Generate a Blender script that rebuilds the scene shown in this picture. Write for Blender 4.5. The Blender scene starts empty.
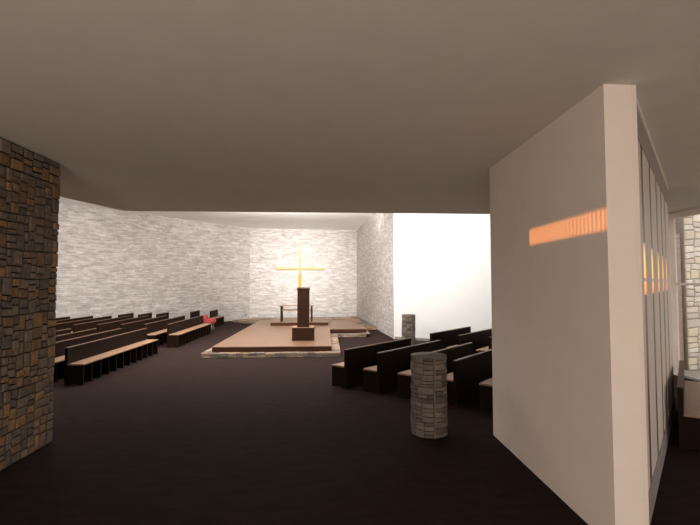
import bpy, bmesh, math, random
from mathutils import Vector, Matrix
random.seed(7)
S = bpy.context.scene
C = S.collection
R = math.radians

# ------------------------------------------------------------ helpers
def tag(o, label=None, cat=None, group=None, kind=None):
    if label: o['label'] = label
    if cat: o['category'] = cat
    if group: o['group'] = group
    if kind: o['kind'] = kind
    return o

def empty(name, loc=(0, 0, 0), rz=0):
    o = bpy.data.objects.new(name, None); C.objects.link(o)
    o.location = loc; o.rotation_euler = (0, 0, rz); o.empty_display_size = .1
    return o

class MB:
    """collects geometry (with metric UVs) and links it as one mesh object"""
    def __init__(s): s.v = []; s.f = []; s.uv = []; s.sm = []
    def face(s, pts, uv=None, smooth=False):
        n = len(s.v); s.v += [tuple(p) for p in pts]
        s.f.append(list(range(n, n + len(pts))))
        if uv is None:
            a = Vector(pts[0]); nrm = (Vector(pts[1]) - a).cross(Vector(pts[2]) - a)
            if nrm.length: nrm.normalize()
            if abs(nrm.z) > .7: uv = [(p[0], p[1]) for p in pts]
            else:
                t = Vector((-nrm.y, nrm.x, 0)); t.normalize()
                uv = [(Vector((p[0], p[1], 0)).dot(t), p[2]) for p in pts]
        s.uv += uv; s.sm.append(smooth)
    def prism(s, poly, z0, z1):            # poly counter-clockwise seen from above
        A = sum(poly[i][0]*poly[(i+1) % len(poly)][1] - poly[(i+1) % len(poly)][0]*poly[i][1] for i in range(len(poly)))
        if A < 0: poly = poly[::-1]
        n = len(poly)
        s.face([(x, y, z1) for x, y in poly]); s.face([(x, y, z0) for x, y in poly[::-1]])
        for i in range(n):
            a, b = poly[i], poly[(i+1) % n]
            s.face([(a[0], a[1], z0), (b[0], b[1], z0), (b[0], b[1], z1), (a[0], a[1], z1)])
        return s
    def box(s, x0, y0, z0, x1, y1, z1):
        return s.prism([(x0, y0), (x1, y0), (x1, y1), (x0, y1)], z0, z1)
    def loft(s, rings, cap=True, smooth=True):
        m = len(rings[0])
        for a, b in zip(rings, rings[1:]):
            for i in range(m):
                j = (i+1) % m
                s.face([a[i], a[j], b[j], b[i]], [(i/m, 0), ((i+1)/m, 0), ((i+1)/m, 1), (i/m, 1)], smooth)
        if cap: s.face(rings[0][::-1]); s.face(rings[-1])
        return s
    def lathe(s, prof, c=(0, 0), n=24):
        return s.loft([[(c[0]+r*math.cos(2*math.pi*i/n), c[1]+r*math.sin(2*math.pi*i/n), z) for i in range(n)] for r, z in prof])
    def tube(s, a, b, r0, r1=None, n=10):
        r1 = r0 if r1 is None else r1
        a, b = Vector(a), Vector(b); d = (b-a).normalized()
        u = d.orthogonal().normalized(); w = d.cross(u)
        return s.loft([[tuple(p + u*r*math.cos(2*math.pi*i/n) + w*r*math.sin(2*math.pi*i/n)) for i in range(n)] for p, r in ((a, r0), (b, r1))])
    def build(s, name, mat, parent=None, bevel=0, weld=True, seg=2):
        me = bpy.data.meshes.new(name); me.from_pydata(s.v, [], s.f)
        ul = me.uv_layers.new(name='UVMap')
        for i, uv in enumerate(s.uv): ul.data[i].uv = uv
        for p, k in zip(me.polygons, s.sm): p.use_smooth = k
        me.materials.append(mat)
        if weld:
            bm = bmesh.new(); bm.from_mesh(me)
            bmesh.ops.remove_doubles(bm, verts=bm.verts, dist=1e-5)
            bmesh.ops.recalc_face_normals(bm, faces=bm.faces)
            bm.to_mesh(me); bm.free()
        o = bpy.data.objects.new(name, me); C.objects.link(o)
        if parent: o.parent = parent
        if bevel:
            md = o.modifiers.new('edge', 'BEVEL'); md.width = bevel; md.segments = seg; md.limit_method = 'ANGLE'; md.angle_limit = R(40)
        return o

def copy_tree(o, parent=None):
    c = o.copy(); C.objects.link(c)
    c.parent = parent
    for ch in list(o.children): copy_tree(ch, c)
    return c

# ------------------------------------------------------------ materials
def new_mat(name):
    m = bpy.data.materials.new(name); m.use_nodes = True
    nt = m.node_tree; return m, nt, nt.nodes, nt.links, nt.nodes['Principled BSDF']

def ramp(n, stops, interp='LINEAR'):
    r = n.new('ShaderNodeValToRGB'); r.color_ramp.interpolation = interp
    e = r.color_ramp.elements
    while len(e) < len(stops): e.new(.5)
    for i, (p, c) in enumerate(stops): e[i].position = p; e[i].color = (*c, 1)
    return r

def noise(n, l, vec, scale, detail=4, rough=.6, sc=None):
    t = n.new('ShaderNodeTexNoise'); t.inputs['Scale'].default_value = scale
    t.inputs['Detail'].default_value = detail; t.inputs['Roughness'].default_value = rough
    if sc:
        mp = n.new('ShaderNodeMapping'); mp.inputs['Scale'].default_value = sc; l.new(vec, mp.inputs[0]); vec = mp.outputs[0]
    l.new(vec, t.inputs['Vector']); return t

def coord(n, out='Object'):
    return n.new('ShaderNodeTexCoord').outputs[out]

def plain(name, col, rough=.6, var=.06, bump=.02, scale=6, spec=.3):
    m, nt, n, l, b = new_mat(name); v = coord(n)
    t = noise(n, l, v, scale)
    lo = tuple(c*(1-var) for c in col); hi = tuple(min(1, c*(1+var)) for c in col)
    r = ramp(n, [(.3, lo), (.7, hi)]); l.new(t.outputs['Fac'], r.inputs[0]); l.new(r.outputs[0], b.inputs['Base Color'])
    b.inputs['Roughness'].default_value = rough; b.inputs['Specular IOR Level'].default_value = spec
    if bump:
        t2 = noise(n, l, v, scale*25, 3); bp = n.new('ShaderNodeBump'); bp.inputs['Strength'].default_value = bump*5; bp.inputs['Distance'].default_value = .004
        l.new(t2.outputs['Fac'], bp.inputs['Height']); l.new(bp.outputs[0], b.inputs['Normal'])
    return m

def wood(name, dark, light, rough=.4, axis=(12, 1, 12), spec=.4, coat=0):
    m, nt, n, l, b = new_mat(name); v = coord(n)
    t = noise(n, l, v, 4, 6, .65, axis)
    r = ramp(n, [(.3, dark), (.75, light)]); l.new(t.outputs['Fac'], r.inputs[0]); l.new(r.outputs[0], b.inputs['Base Color'])
    b.inputs['Roughness'].default_value = rough; b.inputs['Specular IOR Level'].default_value = spec
    bp = n.new('ShaderNodeBump'); bp.inputs['Strength'].default_value = .08; bp.inputs['Distance'].default_value = .003
    l.new(t.outputs['Fac'], bp.inputs['Height']); l.new(bp.outputs[0], b.inputs['Normal'])
    return m

def stones(name, cols, rough=.85, grit=.35):
    """every loose stone of the mesh gets its own tone"""
    m, nt, n, l, b = new_mat(name); v = coord(n)
    g = n.new('ShaderNodeNewGeometry')
    k = len(cols); r = ramp(n, [(i/k, c) for i, c in enumerate(cols)], 'CONSTANT')
    l.new(g.outputs['Random Per Island'], r.inputs[0])
    t = noise(n, l, v, 14, 8, .7)
    r2 = ramp(n, [(.25, (1-grit,)*3), (.7, (1+grit*.35,)*3)]); l.new(t.outputs['Fac'], r2.inputs[0])
    mx = n.new('ShaderNodeMix'); mx.data_type = 'RGBA'; mx.blend_type = 'MULTIPLY'; mx.inputs['Factor'].default_value = 1
    l.new(r.outputs[0], mx.inputs['A']); l.new(r2.outputs[0], mx.inputs['B']); l.new(mx.outputs['Result'], b.inputs['Base Color'])
    b.inputs['Roughness'].default_value = rough; b.inputs['Specular IOR Level'].default_value = .2
    bp = n.new('ShaderNodeBump'); bp.inputs['Strength'].default_value = .6; bp.inputs['Distance'].default_value = .012
    t3 = noise(n, l, v, 45, 6, .7); l.new(t3.outputs['Fac'], bp.inputs['Height']); l.new(bp.outputs[0], b.inputs['Normal'])
    return m

def ledge(name, a, c, mort):
    """thin coursed ledge stone for the far walls, metric UVs"""
    m, nt, n, l, b = new_mat(name); v = coord(n, 'UV')
    warp = noise(n, l, v, 1.3, 3); 
    vm = n.new('ShaderNodeVectorMath'); vm.operation = 'MULTIPLY_ADD'
    l.new(warp.outputs['Color'], vm.inputs[0]); vm.inputs[1].default_value = (.25, .05, 0); l.new(v, vm.inputs[2])
    def bricks(w, h, off, sq):
        t = n.new('ShaderNodeTexBrick'); t.offset = off; t.squash = sq; t.squash_frequency = 3; t.offset_frequency = 2
        t.inputs['Scale'].default_value = 1; t.inputs['Brick Width'].default_value = w; t.inputs['Row Height'].default_value = h
        t.inputs['Mortar Size'].default_value = .006; t.inputs['Mortar Smooth'].default_value = .6; t.inputs['Bias'].default_value = 0
        t.inputs['Color1'].default_value = (*a, 1); t.inputs['Color2'].default_value = (*c, 1); t.inputs['Mortar'].default_value = (*mort, 1)
        l.new(vm.outputs[0], t.inputs['Vector']); return t
    b1 = bricks(.46, .085, .43, .6); b2 = bricks(.71, .17, .31, .7)
    sel = noise(n, l, v, 1.1, 2, .5, (1, 3.0, 1)); rs = ramp(n, [(.48, (0,)*3), (.52, (1,)*3)]); l.new(sel.outputs['Fac'], rs.inputs[0])
    mx = n.new('ShaderNodeMix'); mx.data_type = 'RGBA'; l.new(rs.outputs[0], mx.inputs['Factor'])
    l.new(b1.outputs['Color'], mx.inputs['A']); l.new(b2.outputs['Color'], mx.inputs['B'])
    t = noise(n, l, v, 5, 8, .7, (.45, 1.6, 1)); r2 = ramp(n, [(.33, (.70, .68, .66)), (.66, (1.20, 1.19, 1.18))]); l.new(t.outputs['Fac'], r2.inputs[0])
    m2 = n.new('ShaderNodeMix'); m2.data_type = 'RGBA'; m2.blend_type = 'MULTIPLY'; m2.inputs['Factor'].default_value = 1
    l.new(mx.outputs['Result'], m2.inputs['A']); l.new(r2.outputs[0], m2.inputs['B']); l.new(m2.outputs['Result'], b.inputs['Base Color'])
    b.inputs['Roughness'].default_value = .9; b.inputs['Specular IOR Level'].default_value = .15
    bp = n.new('ShaderNodeBump'); bp.inputs['Strength'].default_value = .7; bp.inputs['Distance'].default_value = .03
    l.new(m2.outputs['Result'], bp.inputs['Height']); l.new(bp.outputs[0], b.inputs['Normal'])
    return m

def glass(name, col=(1, 1, 1), refl=.08, rough=.02):
    m, nt, n, l, b = new_mat(name)
    n.remove(b); out = n['Material Output']
    t = n.new('ShaderNodeBsdfTransparent'); t.inputs[0].default_value = (*col, 1)
    g = n.new('ShaderNodeBsdfGlossy'); g.inputs['Roughness'].default_value = rough
    mx = n.new('ShaderNodeMixShader'); mx.inputs[0].default_value = refl*.6; l.new(t.outputs[0], mx.inputs[1]); l.new(g.outputs[0], mx.inputs[2])
    l.new(mx.outputs[0], out.inputs[0]); return m

def glow(name, stops, strength, z0, z1):
    """emissive surface: colour bands over its height"""
    m, nt, n, l, b = new_mat(name); v = coord(n)
    sp = n.new('ShaderNodeSeparateXYZ'); l.new(v, sp.inputs[0])
    mr = n.new('ShaderNodeMapRange'); mr.inputs[1].default_value = z0; mr.inputs[2].default_value = z1; l.new(sp.outputs[2], mr.inputs[0])
    r = ramp(n, stops); l.new(mr.outputs[0], r.inputs[0])
    l.new(r.outputs[0], b.inputs['Base Color']); l.new(r.outputs[0], b.inputs['Emission Color']); b.inputs['Emission Strength'].default_value = strength
    b.inputs['Roughness'].default_value = .3
    return m

M = {}
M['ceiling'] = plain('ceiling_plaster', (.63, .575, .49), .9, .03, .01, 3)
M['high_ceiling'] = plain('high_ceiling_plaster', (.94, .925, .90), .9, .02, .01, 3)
M['white_wall'] = plain('white_plaster', (.70, .69, .67), .9, .015, .01, 3)
M['cream'] = plain('cream_plaster', (.76, .66, .57), .8, .03, .015, 2.5)
M['cream_trim'] = plain('cream_paint', (.76, .64, .55), .6, .02, 0, 4)
M['taupe'] = plain('taupe_paint', (.30, .24, .20), .6, .04, 0, 4)
M['pier'] = plain('shaded_pier_cream', (.60, .49, .415), .6, .03, 0, 4)  # cream darkened, the shading of the piers put into the colour
M['kerb'] = plain('grey_kerb_paint', (.26, .22, .21), .6, .06, 0, 4)
M['grey_frame'] = plain('grey_metal_frame', (.30, .29, .28), .5, .03, 0, 4)
M['dark_wood'] = wood('dark_stained_oak', (.008, .0036, .0018), (.018, .0085, .0042), .6, spec=.06)
M['lit_edge_wood'] = wood('lit_oak_edge', (.07, .036, .02), (.11, .058, .032), .5, spec=.2)  # paler oak standing for light caught on the backrest tops
M['seat_wood'] = wood('oak_seat', (.25, .14, .082), (.34, .195, .118), .45, spec=.3)
M['deck_wood'] = wood('oak_deck', (.150, .082, .047), (.190, .105, .062), .4, (1.5, 9, 9), spec=.3)
M['fascia_wood'] = wood('deck_edge', (.040, .014, .006), (.075, .028, .012), .55, (1, 9, 9), spec=.1)
M['pulpit_wood'] = wood('pulpit_walnut', (.020, .0075, .0035), (.042, .016, .007), .55, (9, 9, 1), spec=.1)
M['red'] = plain('red_upholstery', (.30, .035, .038), .7, .08, .03, 20)
M['chrome'] = plain('pale_metal', (.5, .47, .44), .35, .02, 0, 4)
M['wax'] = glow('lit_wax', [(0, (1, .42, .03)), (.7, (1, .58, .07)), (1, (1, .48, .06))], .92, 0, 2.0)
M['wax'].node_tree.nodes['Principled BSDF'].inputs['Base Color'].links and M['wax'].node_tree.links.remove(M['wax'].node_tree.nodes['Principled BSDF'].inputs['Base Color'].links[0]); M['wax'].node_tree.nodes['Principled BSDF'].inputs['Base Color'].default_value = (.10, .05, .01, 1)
M['flame'] = glow('flame', [(0, (1, .45, .05)), (1, (.9, .15, .03))], 1.0, 0, .1)
M['gold'] = glow('emissive_gold_cross', [(0, (.96, .68, .17)), (.60, (.97, .80, .37)), (1, (.96, .84, .60))], 1.0, -3, 1.7)  # colour is emitted by the cross itself, paler towards the top
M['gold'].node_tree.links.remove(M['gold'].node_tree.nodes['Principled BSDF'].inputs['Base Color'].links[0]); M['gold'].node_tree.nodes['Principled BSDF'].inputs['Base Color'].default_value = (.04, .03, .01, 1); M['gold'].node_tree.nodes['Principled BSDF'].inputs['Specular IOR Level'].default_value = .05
M['mortar'] = plain('dark_mortar', (.020, .015, .012), .95, .2, 0, 10)
M['mortar_pale'] = plain('pale_mortar', (.34, .30, .25), .95, .1, 0, 10)
M['mortar_grey'] = plain('grey_mortar', (.16, .14, .12), .95, .1, 0, 10)
M['field'] = stones('brown_fieldstone', [(.20, .145, .10), (.23, .145, .08), (.16, .12, .09), (.21, .155, .11), (.20, .125, .07), (.19, .145, .11), (.145, .115, .092), (.22, .165, .115), (.29, .175, .08), (.18, .135, .098)], grit=.5)
M['post_stone'] = stones('taupe_ledge_stone', [(.165, .13, .107), (.125, .098, .08), (.20, .16, .132), (.15, .12, .10), (.10, .08, .067), (.18, .145, .118)], grit=.3)
M['base_stone'] = stones('platform_ledge_stone', [(.28, .22, .18), (.40, .25, .145), (.20, .155, .125), (.38, .29, .215), (.31, .205, .13), (.16, .125, .10)], grit=.35)
M['garden_stone'] = stones('cream_rubble_stone', [(.80, .73, .63), (.70, .61, .50), (.85, .80, .72), (.76, .71, .64), (.80, .69, .52), (.66, .61, .56)], grit=.2)
M['ledge'] = ledge('pale_ledge_stone', (.39, .357, .33), (.53, .49, .46), (.29, .262, .24))
M['louvre'] = plain('brown_boards', (.40, .315, .265), .8, .12, 0, 5)
M['render_grey'] = plain('grey_render', (.58, .54, .49), .9, .05, 0, 3)
M['ground'] = plain('outside_paving', (.35, .32, .28), .9, .1, 0, 3)
M['clear'] = glass('clear_glass')
M['orange_glass'] = glass('orange_glass', (1.0, .62, .33))
M['strip_glass'] = plain('dim_strip_glass', (.11, .085, .07), .4, .1, 0, 3, spec=.2)
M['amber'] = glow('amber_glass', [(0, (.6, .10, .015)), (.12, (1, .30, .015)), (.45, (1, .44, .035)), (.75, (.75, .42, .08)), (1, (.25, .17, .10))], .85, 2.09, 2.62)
M['strip_blue'] = plain('grey_blue_glass', (.075, .07, .065), .4, .1, 0, 3, spec=.2)

# carpet
m, nt, n, l, b = new_mat('dark_plum_carpet'); v = coord(n)
t = noise(n, l, v, 3.2, 8, .72, (1, 2.6, 1)); t2 = noise(n, l, v, 160, 3, .7)
r = ramp(n, [(.3, (.021, .0135, .0118)), (.7, (.037, .0238, .021))]); l.new(t.outputs['Fac'], r.inputs[0]); l.new(r.outputs[0], b.inputs['Base Color'])
b.inputs['Roughness'].default_value = .55; b.inputs['Specular IOR Level'].default_value = .003; b.inputs['Specular Tint'].default_value = (1, .85, .8, 1)
bp = n.new('ShaderNodeBump'); bp.inputs['Strength'].default_value = .5; bp.inputs['Distance'].default_value = .006
l.new(t2.outputs['Fac'], bp.inputs['Height']); l.new(bp.outputs[0], b.inputs['Normal'])
M['carpet'] = m

# ------------------------------------------------------------ stone layer
def ashlar(W, Hh, wr, hr, rng):
    """split a rectangle into irregular coursed blocks"""
    out = []
    def split(x, y, w, h):
        if w > wr[1] or (w > 2*wr[0] and w/h > 2.6 and rng.random() < .8):
            k = w*rng.uniform(.35, .65); split(x, y, k, h); split(x+k, y, w-k, h)
        elif h > hr[1] or (h > 2*hr[0] and rng.random() < .35):
            k = h*rng.uniform(.38, .62); split(x, y, w, k); split(x, y+k, w, h-k)
        else: out.append((x, y, w, h))
    # big bays first keep the courses from lining up right across
    nx = max(1, round(W/(wr[1]*2.1))); ny = max(1, round(Hh/(hr[1]*2.2)))
    ys = [0] + sorted((j + rng.uniform(-.18, .18))/ny*Hh for j in range(1, ny)) + [Hh]
    for y0, y1 in zip(ys, ys[1:]):
        xs = [0] + sorted((i + rng.uniform(-.38, .38))/nx*W for i in range(1, nx)) + [W]
        for x0, x1 in zip(xs, xs[1:]): split(x0, y0, x1-x0, y1-y0)
    return out

def stone_skin(mb, W, Hh, P, wr, hr, depth, gap=.006, seed=1, sub=1, warp=0):
    """P(u, v, d) -> point; d = distance out of the face"""
    rng = random.Random(seed)
    for x, y, w, h in ashlar(W, Hh, wr, hr, rng):
        g = gap; j = lambda: rng.uniform(0, g*1.5)
        c = [(x+g+j(), y+g+j()), (x+w-g-j(), y+g+j()), (x+w-g-j(), y+h-g-j()), (x+g+j(), y+h-g-j())]
        bl = min(w, h)*.12
        d = rng.uniform(.35, 1)*depth
        cx, cy = x+w/2, y+h/2
        inn = [(px + (bl if px < cx else -bl), py + (bl if py < cy else -bl)) for px, py in c]
        def ring(cs, dd):
            res = []
            for k in range(4):
                a, bb = cs[k], cs[(k+1) % 4]
                ns = sub if k in (0, 2) else 1
                for q in range(ns): res.append((a[0]+(bb[0]-a[0])*q/ns, a[1]+(bb[1]-a[1])*q/ns, dd))
            return res
        r0, r1, r2 = ring(c, -.01), ring(c, d*.6), ring(inn, d)
        n0 = len(mb.v)
        for rr in (r0, r1, r2):
            for u_, v_, d_ in rr:
                if warp:
                    u2 = u_ + warp*math.sin(v_*7.3+seed+1.7*math.sin(u_*3.1))*min(1, u_*4, (W-u_)*4)
                    v2 = v_ + warp*(math.sin(u_*5.1+seed*2+1.3*math.sin(v_*4.7))+.4*math.sin(u_*19+v_*3))*min(1, v_*4, (Hh-v_)*4)
                    u_, v_ = u2, v2
                mb.v.append(tuple(P(u_, v_, d_)))
        K = len(r0)
        def add(idx): mb.f.append(idx); mb.uv += [(0, 0)]*len(idx); mb.sm.append(False)
        for lev in (0, 1):
            for k in range(K):
                a0 = n0+lev*K+k; a1 = n0+lev*K+(k+1) % K
                add([a0, a1, a1+K, a0+K])
        if sub == 1: add([n0+2*K+k for k in range(4)])
        else:
            for q in range(sub):          # strips between bottom and top edges
                bA = n0+2*K+q; bB = n0+2*K+q+1
                tA = n0+2*K+((2*sub+1-q+0) % K) if q else n0+2*K+2*sub+1
                tB = n0+2*K+(2*sub+1-(q+1))
                add([bA, bB, tB, tA])

def plane_P(o, t, nrm):
    o, t, nrm = Vector(o), Vector(t), Vector(nrm)
    return lambda u, v, d: o + t*u + Vector((0, 0, v)) + nrm*d

def mkwall(name, poly, z0, z1, mat):
    return tag(MB().prism(poly, z0, z1).build(name, mat, weld=False), kind='structure')

def off(a, b, w):        # strip polygon of width w to the right-hand side of a->b
    a, b = Vector(a), Vector(b); d = (b-a).normalized(); nn = Vector((d.y, -d.x))*w
    return [tuple(a), tuple(b), tuple(b+nn), tuple(a+nn)]

CE, HC = 3.93, 5.70
# ------------------------------------------------------------ the shell
mkwall('floor', [(-24, -5), (8.6, -5), (8.6, 16), (3.4, 30.2), (-8, 30.2), (-24, 14)], -.15, 0, M['carpet'])
low = [(-4.3, -5), (8.9, -5), (8.9, 11.0), (-4.76, 11.0), (-5.25, 9.28), (-6.05, 6.45), (-4.3, 6.45)]
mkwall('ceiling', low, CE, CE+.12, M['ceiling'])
fas = MB()
for a, bb in (((8.9, 11.0), (-4.76, 11.0)), ((-4.76, 11.0), (-5.25, 9.28)), ((-5.25, 9.28), (-6.05, 6.45))):
    fas.prism(off(a, bb, -.12), CE+.12, HC)
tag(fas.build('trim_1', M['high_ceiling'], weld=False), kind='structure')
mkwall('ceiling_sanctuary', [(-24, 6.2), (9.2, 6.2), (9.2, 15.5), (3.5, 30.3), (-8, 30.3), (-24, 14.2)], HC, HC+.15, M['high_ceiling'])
# back wall and the long side walls
L0, L1 = (-18.9, 10.7), (-4.69, 28.75)          # long pale stone wall on the left
mkwall('wall_left', off(L1, L0, .4), -.1, HC, M['ledge'])
mkwall('wall_back', [(-4.69, 28.75), (2.07, 29.52), (2.07, 29.92), (-4.9, 29.1)], -.1, HC, M['ledge'])
mkwall('wall_right', off((2.07, 29.52), (2.767, 18.25), -.35), -.1, HC, M['ledge'])
mkwall('wall_white', off((2.767, 18.25), (8.6, 14.75), -.3), -.1, HC, M['white_wall'])
tag(MB().prism(off((2.80, 18.20), (8.45, 14.81), .02), 0, .10).build('baseboard_white', M['kerb'], weld=False), kind='structure')
# near stone wall to the left of the opening, with a glazed slot near the ceiling
SY0, SY1, SZ0, SZ1 = 3.0, 5.28, 3.60, 3.86
nb = MB()
nb.box(-4.3, -5, -.1, -3.82, 6.69, SZ0); nb.box(-4.3, -5, SZ1, -3.82, 6.69, CE)
nb.box(-4.3, -5, SZ0, -3.82, SY0, SZ1); nb.box(-4.3, SY1, SZ0, -3.82, 6.69, SZ1)
near = tag(nb.build('wall_near_left', M['mortar'], weld=False), kind='structure')
sk = MB()
stone_skin(sk, 4.2, 3.60, plane_P((-3.82, 2.5, 0), (0, 1, 0), (1, 0, 0)), (.08, .22), (.07, .21), .035, .0045, 3, warp=.011)
stone_skin(sk, 4.2-(SY1-2.5), .33, plane_P((-3.82, SY1, 3.6), (0, 1, 0), (1, 0, 0)), (.10, .27), (.07, .19), .035, .007, 4)
stone_skin(sk, SY1-2.5, CE-SZ1, plane_P((-3.82, 2.5, SZ1), (0, 1, 0), (1, 0, 0)), (.10, .27), (.07, .19), .035, .007, 5)
stone_skin(sk, .47, CE, plane_P((-3.825, 6.69, 0), (-1, 0, 0), (0, 1, 0)), (.10, .27), (.07, .19), .02, .0045, 6, warp=.018)
sk.build('facing_stones', M['field'], near, weld=False)
w3 = tag(empty('window_3', (-4.06, (SY0+SY1)/2, SZ0)), kind='structure')
hb = (SY1-SY0)/2
MB().box(-.004, -hb, 0, .004, hb, SZ1-SZ0).build('glass_pane', M['orange_glass'], w3)
bars = MB(); y = -hb+.03
while y < hb: bars.box(.02, y, 0, .035, y+.020, SZ1-SZ0); y += .066
bars.build('glazing_bars', M['grey_frame'], w3)
# walls that close the place outside the view
mkwall('wall_return', [(-24, 6.2), (-3.83, 6.2), (-3.83, 6.45), (-24, 6.45)], CE+.12, HC, M['high_ceiling'])
mkwall('wall_return_low', [(-24, 6.2), (-4.3, 6.2), (-4.3, 6.45), (-24, 6.45)], -.1, CE+.12, M['white_wall'])
mkwall('wall_far_left', [(-24.2, 6.2), (-18.7, 6.2), (-18.7, 10.9), (-19.2, 11.2), (-24.2, 11.2)], -.1, HC, M['white_wall'])
mkwall('wall_over_glass', [(8.46, 6.2), (8.9, 6.2), (8.9, 15.2), (8.46, 15.2)], CE+.12, HC, M['white_wall'])
mkwall('wall_over_corridor', [(-3.83, 6.2), (8.9, 6.2), (8.9, 6.45), (-3.83, 6.45)], CE+.12, HC, M['white_wall'])
mkwall('wall_glass_end', [(8.46, 10.95), (8.62, 10.95), (8.62, 15.0), (8.46, 15.0)], -.1, CE+.12, M['cream'])
mkwall('wall_entrance', [(-4.3, -5.2), (8.9, -5.2), (8.9, -5), (-4.3, -5)], -.1, CE+.12, M['cream'])

# ------------------------------------------------------------ the freestanding partition, plaster side
mkwall('wall_partition', [(2.405, 3.74), (2.656, 3.74), (2.656, 6.63), (2.46, 6.63)], 0, CE, M['cream'])
tag(MB().box(2.6575, 3.7405, 0, 2.70, 3.83, CE).build('trim_2', M['cream_trim'], bevel=.003), kind='structure')

# glazed side of the partition: kerb, piers with narrow coloured strips between, header
ANG = R(40.9)
gw = tag(empty('window_1', (2.70, 3.735, 0), -ANG), kind='structure')   # local +Y runs along it, local +X faces the room
q = -.05                                                               # pier face
GL = 5.3
MB().box(q-.12, .0, 0, q+.012, GL, .26).build('kerb', M['kerb'], gw, bevel=.004)
MB().box(q-.12, .0, 3.60, q+.004, GL, CE-.05).build('header', M['taupe'], gw)
MB().box(q-.12, .0, CE-.05, q+.02, GL, CE).build('ceiling_trim', M['cream_trim'], gw)
ys = []; s = .12
cs = [.86, 1.745, 2.66, 3.52, 4.34]
ed = [.12] + [e for c_ in cs for e in (c_-.13, c_+.13)] + [GL]
piers = [(ed[i], ed[i+1]) for i in range(0, len(ed), 2)]
for a, bb in piers:
    MB().box(q-.12, a, .26, q, bb, 3.60).build('pier', M['pier'], gw, bevel=.002)
for (a0, a1), (b0, b1) in zip(piers, piers[1:]):
    MB().box(q-.03, a1, .26, q-.006, b0, 2.09).build('glass_strip', M['strip_blue'], gw)
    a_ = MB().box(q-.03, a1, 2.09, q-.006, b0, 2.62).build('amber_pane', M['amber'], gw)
    MB().box(q-.03, a1, 2.62, q-.006, b0, 3.60).build('glass_strip', M['strip_glass'], gw)
    MB().box(q-.02, a1, 2.225, q+.001, b0, 2.262).build('transom', M['cream_trim'], gw)

# far glass wall looking out at the garden stone wall
gx = 8.46
g2 = tag(empty('window_2', (gx, 0, 0)), kind='structure')
MB().box(0, 10.56, 0, .05, 10.95, CE).build('end_post', M['cream_trim'], g2, bevel=.004)
MB().box(0, 0, CE-.14, .10, 10.56, CE).build('head_frame', M['cream_trim'], g2, bevel=.004)
MB().box(0, 0, 0, .10, 10.56, .05).build('sill_frame', M['grey_frame'], g2, bevel=.004)
MB().box(.02, 0, 2.17, .08, 10.56, 2.225).build('mullion', M['cream_trim'], g2)
for yy in (8.1, 5.6, 3.0, .4): MB().box(.0, yy, .05, .10, yy+.08, CE-.14).build('mullion_post', M['cream_trim'], g2)
MB().box(.045, 0, .05, .055, 10.56, CE-.14).build('glass_pane', M['clear'], g2)

# outside the glass
mkwall('floor_outside', [(8.62, -6), (30, -6), (30, 30), (8.62, 30)], -.5, -.35, M['ground'])
gs = tag(empty('garden_wall', (10.73, 13.0, -.35)), 'pale rubble stone garden wall outside the far glass wall', 'wall')
MB().box(0, .02, 0, 6.5, .5, 5.2).build('wall_core', M['mortar_pale'], gs)
sk = MB(); stone_skin(sk, 6.5, 5.2, plane_P((0, .02, 0), (1, 0, 0), (0, -1, 0)), (.16, .42), (.13, .28), .05, .009, 9, warp=.03)
sk.build('facing_stones', M['garden_stone'], gs, weld=False)
fn = tag(empty('garden_screen', (8.9, 13.1, -.35)), 'brown boarded garden screen left of the pale rubble wall outside the glass', 'screen')
bd = MB(); z = 0.05
while z < 4.05: bd.box(0, 0, z, 1.78, .03, z+.14); z += .155
bd.build('boards', M['louvre'], fn)
MB().box(0, .03, 0, .08, .10, 4.0).build('post', M['grey_frame'], fn); MB().box(1.70, .03, 0, 1.78, .10, 4.0).build('post', M['grey_frame'], fn)
tag(MB().box(8.7, 13.5, -.35, 10.72, 13.75, 6).build('wall_outside', M['render_grey']), kind='structure')

# ------------------------------------------------------------ pews
def make_pew(Lg):
    """origin at the near back bottom corner; length +Y, seat towards +X"""
    root = empty('pew')
    D, T = .40, .06
    MB().box(0, .045, .10, T, Lg-.045, .795).build('backrest', M['dark_wood'], root)
    MB().box(-.004, .0, .795, T+.006, Lg, .812).build('lit_top_edge', M['lit_edge_wood'], root, bevel=.003)  # added strip, its paler tone paints the lit top edge
    MB().box(T, .0, .425, D+.012, Lg, .455).build('seat', M['seat_wood'], root, bevel=.004)
    prof = [(0, 0), (.13, 0), (.15, .02), (.27, .02), (.29, 0), (D, 0), (D, .425), (T, .425), (T, .795), (0, .795)]
    for y0 in (0, Lg-.045):
        e = MB(); e.face([(x, y0, z) for x, z in prof]); e.face([(x, y0+.045, z) for x, z in prof][::-1])
        for i in range(len(prof)):
            (xa, za), (xb, zb) = prof[i], prof[(i+1) % len(prof)]
            e.face([(xa, y0, za), (xa, y0+.045, za), (xb, y0+.045, zb), (xb, y0, zb)])
        e.build('end_panel', M['dark_wood'], root)
    k = max(2, round(Lg/.42)); 
    for i in range(1, k):
        yy = Lg*i/k
        MB().prism([(T, yy-.02), (D-.01, yy-.02), (D-.01, yy+.02), (T, yy+.02)], 0, .425).build('support', M['dark_wood'], root)
    MB().box(T, .045, .0, T+.02, Lg-.045, .425).build('kick_board', M['dark_wood'], root)
    return root

def put(root, used, x, y, rz, label, group):
    o = copy_tree(root) if used[0] else root
    used[0] = True
    o.location = (x, y, 0); o.rotation_euler = (0, 0, rz)
    return tag(o, label, 'pew', group)

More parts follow.
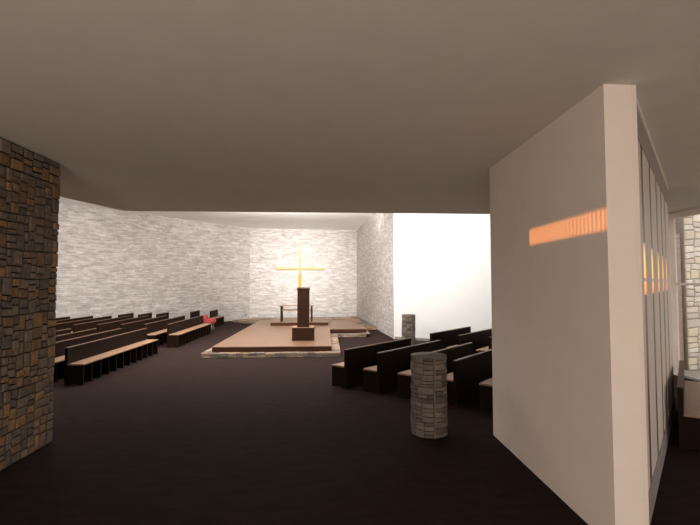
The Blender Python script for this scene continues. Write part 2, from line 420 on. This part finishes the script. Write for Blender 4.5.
# left of the aisle: parallel to the axis, near block / middle block
pL = make_pew(4.45); u = [False]
names = ['nearest the aisle', 'second from the aisle', 'third from the aisle', 'fourth from the aisle', 'fifth from the aisle', 'sixth from the aisle', 'seventh from the aisle', 'last at the wall']
for k in range(5):
    put(pL, u, -5.66-.775*k, 10.33, 0, 'long dark pew left of aisle, near block, row ' + names[k], 'long pews left of the aisle')
for k in range(8):
    put(pL, u, -5.45-.79*k, 16.15 - (.35 if k == 7 else 0), 0, 'long dark pew left of aisle, middle block, row ' + names[k], 'long pews left of the aisle')
pS = make_pew(1.55); u = [False]
far = [(-5.99, 24.1), (-6.72, 23.2), (-7.50, 22.3), (-8.0+.25, 21.4), (-8.48, 21.25), (-9.30, 21.1)]
far = [(-5.93, 23.9), (-6.70, 23.15), (-7.76, 21.5), (-8.50, 21.3), (-9.30, 21.1)]
lb = ['beside the red chair, closest to the platform', 'just left of the red chair',
      'third from the platform', 'fourth from the platform',
      'fifth from the platform', 'sixth from the platform']
for (x, y), t_ in zip(far, lb):
    put(pS, u, x, y, 0, 'short dark pew in far left corner, ' + t_, 'short pews in the far left corner')
# right of the platform: angled rows, seats facing the platform
PA = R(41.5)
dx, dy = math.sin(PA), math.cos(PA)
pR = make_pew(2.66); u = [False]
def put_right(fx, fy, lab, grp, Lg=2.66):
    # fx, fy: near end, back edge of the seat side = back corner; the pew is turned half round so its seat faces left
    put(pR, u, fx + dx*Lg, fy + dy*Lg, math.pi - PA, lab, grp)
rn = ['first, nearest the platform', 'second from the platform', 'third from the platform, behind the stone post', 'fourth from the platform, right of the stone post', 'fifth from the platform, partly behind partition']
for k in range(5):
    put_right(.455+.640*k, 9.70-.50*k, 'angled dark pew, front right block, ' + rn[k], 'angled pews right of the platform')
rn = ['first, beside the white wall', 'second from the white wall end', 'third, cut off by the partition edge', 'fourth, mostly behind nearer pews and partition']
for k in range(3):
    put_right(2.995+.66*k, 12.72-.50*k, 'angled dark pew, rear right block, ' + rn[k], 'angled pews right of the platform')
o = copy_tree(pR); o.location = (4.765, 5.98, 0); o.rotation_euler = (0, 0, -R(39.6))
tag(o, 'dark pew with pale lit seat at right edge, behind the partition', 'pew', 'angled pews right of the platform')

# ------------------------------------------------------------ stone posts
def stone_post(x, y, r, h, seam, label):
    root = tag(empty('stone_post', (x, y, 0)), label, 'post', 'round stone posts')
    MB().lathe([(r-.02, .0), (r-.02, h-.01)], n=40).build('core', M['mortar'], root)
    sk = MB(); w = 2*math.pi*r
    s0 = seam + .05
    P = lambda u_, v_, d: Vector(((r-.02+d)*math.cos(s0+u_/r), (r-.02+d)*math.sin(s0+u_/r), v_))
    stone_skin(sk, w-.05*1.0*r*2, h, P, (.11, .28), (.045, .11), .022, .0022, 21+int(x*3), sub=4)
    sk.build('facing_stones', M['post_stone'], root, weld=False)
    st = MB(); st.prism([((r-.004)*math.cos(seam+a), (r-.004)*math.sin(seam+a)) for a in (-.045, .045)] + [((r-.05)*math.cos(seam+a), (r-.05)*math.sin(seam+a)) for a in (.045, -.045)], 0, h)
    st.build('joint_strip', M['post_stone'], root)
    MB().lathe([(r-.004, h-.006), (r-.006, h+.004), (.02, h+.006)], n=40).build('cap', M['post_stone'], root)
    return root
stone_post(1.545, 6.77, .270, 1.145, R(-90+5), 'round waist-high stone post standing in the aisle before the angled pews')
stone_post(3.03, 16.45, .25, 1.09, R(-60), 'smaller looking round stone post far off against the white wall')

# ------------------------------------------------------------ platform
pf = tag(empty('altar_platform', (-1.6, 13.8, 0)), 'low timber altar platform on a rough stone base', 'platform')
O = Vector((-1.6, 13.8))
loc = lambda pts: [(x-O.x, y-O.y) for x, y in pts]
base = [(-3.66, 13.82), (.45, 13.82), (.50, 18.9), (1.70, 18.9), (1.98, 21.9), (2.46, 21.9), (2.03, 29.0), (-3.9, 28.3), (-5.3, 26.7), (-3.60, 24.8)]
MB().prism(loc(base), 0, .13).build('base_core', M['mortar_grey'], pf, weld=False)
sk = MB()
for i in range(len(base)):
    a, bb = Vector(loc([base[i]])[0]), Vector(loc([base[(i+1) % len(base)]])[0]); d = (bb-a)
    if i in (6, 7): continue
    Lw = d.length; d.normalize()
    stone_skin(sk, Lw, .155, plane_P((a.x, a.y, 0), (d.x, d.y, 0), (d.y, -d.x, 0)), (.14, .42), (.05, .13), .03, .006, 40+i)
# top stones lie flat
def flat(x0, y0, x1, y1, sd):
    stone_skin(sk, x1-x0, y1-y0, lambda u_, v_, d: Vector((x0-O.x+u_, y0-O.y+v_, .125+d)), (.16, .45), (.12, .3), .035, .006, sd)
flat(-3.66, 13.82, -3.2, 24.8, 60); flat(0.0, 13.82, .47, 18.95, 61); flat(-3.2, 13.82, 0, 14.1, 62); flat(1.5, 19.0, 1.90, 21.9, 63)
flat(1.2, 21.9, 2.0, 28.8, 64); flat(-4.0, 24.9, 1.2, 28.2, 65); flat(-4.8, 26.0, -4.0, 27.3, 66)
sk.build('base_stones', M['base_stone'], pf, weld=False)
deck = [(-3.38, 13.98), (.20, 13.98), (.20, 19.22), (1.75, 19.22), (1.33, 24.1), (-3.38, 24.1)]
MB().prism(loc(deck), .162, .292).build('deck_fascia', M['fascia_wood'], pf, weld=False)
dk = [(-3.39, 13.97), (.21, 13.97), (.21, 19.21), (1.76, 19.21), (1.34, 24.11), (-3.39, 24.11)]
MB().prism(loc(dk), .292, .312).build('deck', M['deck_wood'], pf, weld=False)
st = tag(empty('altar_step', (-1.18, 20.9, .312)), 'low wide timber step carrying the altar table', 'step')
MB().box(-1.28, 0, 0, 1.33, 3.1, .125).build('fascia', M['fascia_wood'], st)
MB().box(-1.29, -.01, .125, 1.34, 3.11, .145).build('tread', M['deck_wood'], st)

# altar table
tb = tag(empty('altar_table', (-1.32, 21.55, .457)), 'open timber altar table on slim dark legs behind the pulpit', 'table')
MB().box(-.80, -.32, .715, .80, .32, .75).build('tabletop', M['seat_wood'], tb, bevel=.006)
for sx in (-1, 1):
    for sy in (-1, 1): MB().box(sx*.70-.035, sy*.25-.035, 0, sx*.70+.035, sy*.25+.035, .715).build('leg', M['pulpit_wood'], tb, bevel=.004)
for sy in (-1, 1): MB().box(-.67, sy*.25-.02, .50, .67, sy*.25+.02, .55).build('rail', M['seat_wood'], tb)
MB().box(-.67, -.20, .505, .67, .20, .53).build('shelf', M['seat_wood'], tb)

# pulpit
pu = tag(empty('pulpit', (-.725, 15.3, .312)), 'tall narrow dark wooden pulpit on a box plinth at front of platform', 'pulpit')
MB().box(-.365, 0, 0, .365, .70, .425).build('plinth', M['pulpit_wood'], pu)
MB().box(-.365, 0, .425, .365, .70, .445).build('plinth_top', M['seat_wood'], pu, bevel=.003)
MB().box(-.20, .06, .445, .20, .32, 1.70).build('column', M['pulpit_wood'], pu, bevel=.006)
b_ = MB(); b_.face([(-.215, .04, 1.70), (.215, .04, 1.70), (.215, .36, 1.74), (-.215, .36, 1.74)]); b_.face([(-.215, .04, 1.73), (.215, .04, 1.73), (.215, .36, 1.775), (-.215, .36, 1.775)][::-1])
for A_, B_ in (((-.215, .04, 1.70, 1.73), (.215, .04, 1.70, 1.73)), ((.215, .04, 1.70, 1.73), (.215, .36, 1.74, 1.775)), ((.215, .36, 1.74, 1.775), (-.215, .36, 1.74, 1.775)), ((-.215, .36, 1.74, 1.775), (-.215, .04, 1.70, 1.73))):
    b_.face([(A_[0], A_[1], A_[2]), (B_[0], B_[1], B_[2]), (B_[0], B_[1], B_[3]), (A_[0], A_[1], A_[3])])
b_.build('desk_top', M['pulpit_wood'], pu)

# paschal candle behind the pulpit
pc = tag(empty('altar_candle', (-.935, 17.0, .312)), 'tall glowing amber candle rising behind the dark pulpit', 'candle')
MB().lathe([(.16, 0), (.16, .025), (.05, .05), (.035, .1), (.035, .55), (.075, .60), (.08, .64)], n=20).build('stand', M['pulpit_wood'], pc)
MB().lathe([(.052, .64), (.052, 2.20), (.045, 2.225), (.02, 2.22)], n=20).build('candle', M['wax'], pc)
MB().lathe([(.004, 2.22), (.022, 2.245), (.026, 2.265), (.016, 2.30), (.002, 2.34)], c=(.01, 0), n=12).build('flame', M['flame'], pc)

# cross on the back wall
def wy(x): return 28.75 + (x+4.69)*(29.52-28.75)/(2.07+4.69)
cx_ = -1.605
cr = tag(empty('wall_cross', (cx_, wy(cx_)-.10, 3.19), math.atan2(.77, 6.76)), 'large slender golden cross on the pale stone back wall', 'cross')
MB().box(-.062, -.04, -1.95, .062, .04, 1.74).build('upright', M['gold'], cr, bevel=.006)
MB().box(-1.53, -.042, -.075, 1.53, .038, .075).build('crossbar', M['gold'], cr, bevel=.006)
for zz in (1.2, -1.2): MB().box(-.03, .04, zz-.03, .03, .10, zz+.03).build('bracket', M['grey_frame'], cr)

# red chair
ch = tag(empty('armchair', (-5.60, 22.45, 0)), 'small red upholstered chair on pale legs, alone beyond the long pews', 'chair')
def blob(mb, cx, cy, cz, sx, sy, sz, e=3.2, n=20, mrow=10):
    rings = []
    for i in range(mrow+1):
        ph = -math.pi/2 + math.pi*i/mrow
        cz_ = math.copysign(abs(math.sin(ph))**(2/e), math.sin(ph)); cr_ = abs(math.cos(ph))**(2/e) + 1e-4
        ring = []
        for k in range(n):
            th = 2*math.pi*k/n; c, s_ = math.cos(th), math.sin(th)
            ring.append((cx+sx*cr_*math.copysign(abs(c)**(2/e), c), cy+sy*cr_*math.copysign(abs(s_)**(2/e), s_), cz+sz*cz_))
        rings.append(ring)
    mb.loft(rings)
sd = MB(); blob(sd, .03, 0, .36, .29, .27, .12); sd.build('seat', M['red'], ch)
bk = MB(); blob(bk, -.19, 0, .55, .13, .25, .23); bk.build('backrest', M['red'], ch)
for s_ in (-1, 1):
    am = MB(); blob(am, .06, s_*.26, .44, .27, .05, .15); am.build('armrest', M['red'], ch)
    for fx in (-1, 1): MB().tube((fx*.17+.02, s_*.19, .28), (fx*.21+.02, s_*.23, 0), .018, .012).build('leg', M['chrome'], ch)

ch.scale = (.88, .88, .92)
# ------------------------------------------------------------ light
def area(name, loc, target, sx, sy, power, col=(1, 1, 1), spread=180):
    d = bpy.data.lights.new(name, 'AREA'); d.shape = 'RECTANGLE'; d.size = sx; d.size_y = sy; d.energy = power; d.color = col; d.spread = R(spread)
    o = bpy.data.objects.new(name, d); C.objects.link(o); o.location = loc
    o.rotation_euler = (Vector(target)-Vector(loc)).to_track_quat('-Z', 'Y').to_euler(); return o
area('nave_fill', (-3.0, 17.0, 5.66), (-3.0, 17.0, 0), 7, 6, 500, (1, .975, .95))  # added fill lamp, out of view under the closed ceiling
area('left_fill', (-10.5, 14.0, 5.66), (-11.5, 16.0, 0), 6, 5, 530, (1, .965, .93))  # unseen fill added to brighten the left side
area('sanctuary_fill', (-3.0, 11.3, 4.85), (-3.2, 25, 6.8), 12, 1.3, 560, (1, .98, .96))  # unseen lamp added on the sanctuary side of the solid fascia
area('altar_wash', (-1.4, 20.0, 5.6), (-1.4, 29.4, 2.6), 3.2, .4, 190, (1, 1, 1), 60)
area('ceiling_fill', (-1.5, 20.0, 5.38), (-1.5, 23.5, 6.4), 7.0, .10, 300, (1, .99, .98), 120)  # hidden lamp added to lift the high ceiling
area('upward_fill', (-3, 12.2, 4.35), (-3, 17, 8.5), 12, .6, 700, (1, .98, .96), 150)  # second unseen lamp added, aimed up to lighten the high ceiling
area('white_wall_wash', (4.2, 14.2, 5.6), (6.0, 16.4, 1.8), 5.0, .5, 45, (1, .97, .95), 110)  # out-of-view lamp added to brighten the white wall
area('entrance_window', (-1.4, -4.7, 1.0), (.3, 4, 3.0), 5.0, 1.7, 620, (1, .865, .775))
sun = bpy.data.lights.new('sun', 'SUN'); sun.energy = 4.2; sun.angle = R(.42); sun.color = (1, .86, .70)
so = bpy.data.objects.new('sun', sun); C.objects.link(so)
el = math.atan2((SZ0-2.66), 2.43+3.82)
so.rotation_euler = Vector((math.cos(el), 0, -math.sin(el))).to_track_quat('-Z', 'Y').to_euler()
W = bpy.data.worlds.new('sky'); S.world = W; W.use_nodes = True
bg = W.node_tree.nodes['Background']; bg.inputs[0].default_value = (1, .96, .92, 1); bg.inputs[1].default_value = 1.6

# ------------------------------------------------------------ camera
cam = bpy.data.cameras.new('camera'); co = bpy.data.objects.new('camera', cam); C.objects.link(co); S.camera = co
cam.sensor_fit = 'HORIZONTAL'; cam.sensor_width = 36; cam.lens = 36*455/700
yaw = math.atan(25/455*math.cos(math.atan(21.5/455))); pit = math.atan(21.5/455)
co.location = (0, 0, 2.2); co.rotation_euler = (math.pi/2+pit, 0, -yaw)
cam.clip_start = .05; cam.clip_end = 200
S.view_settings.view_transform = 'Standard'; S.view_settings.look = 'None'; S.view_settings.gamma = 1; S.view_settings.use_curve_mapping = False
S.view_settings.exposure = 0
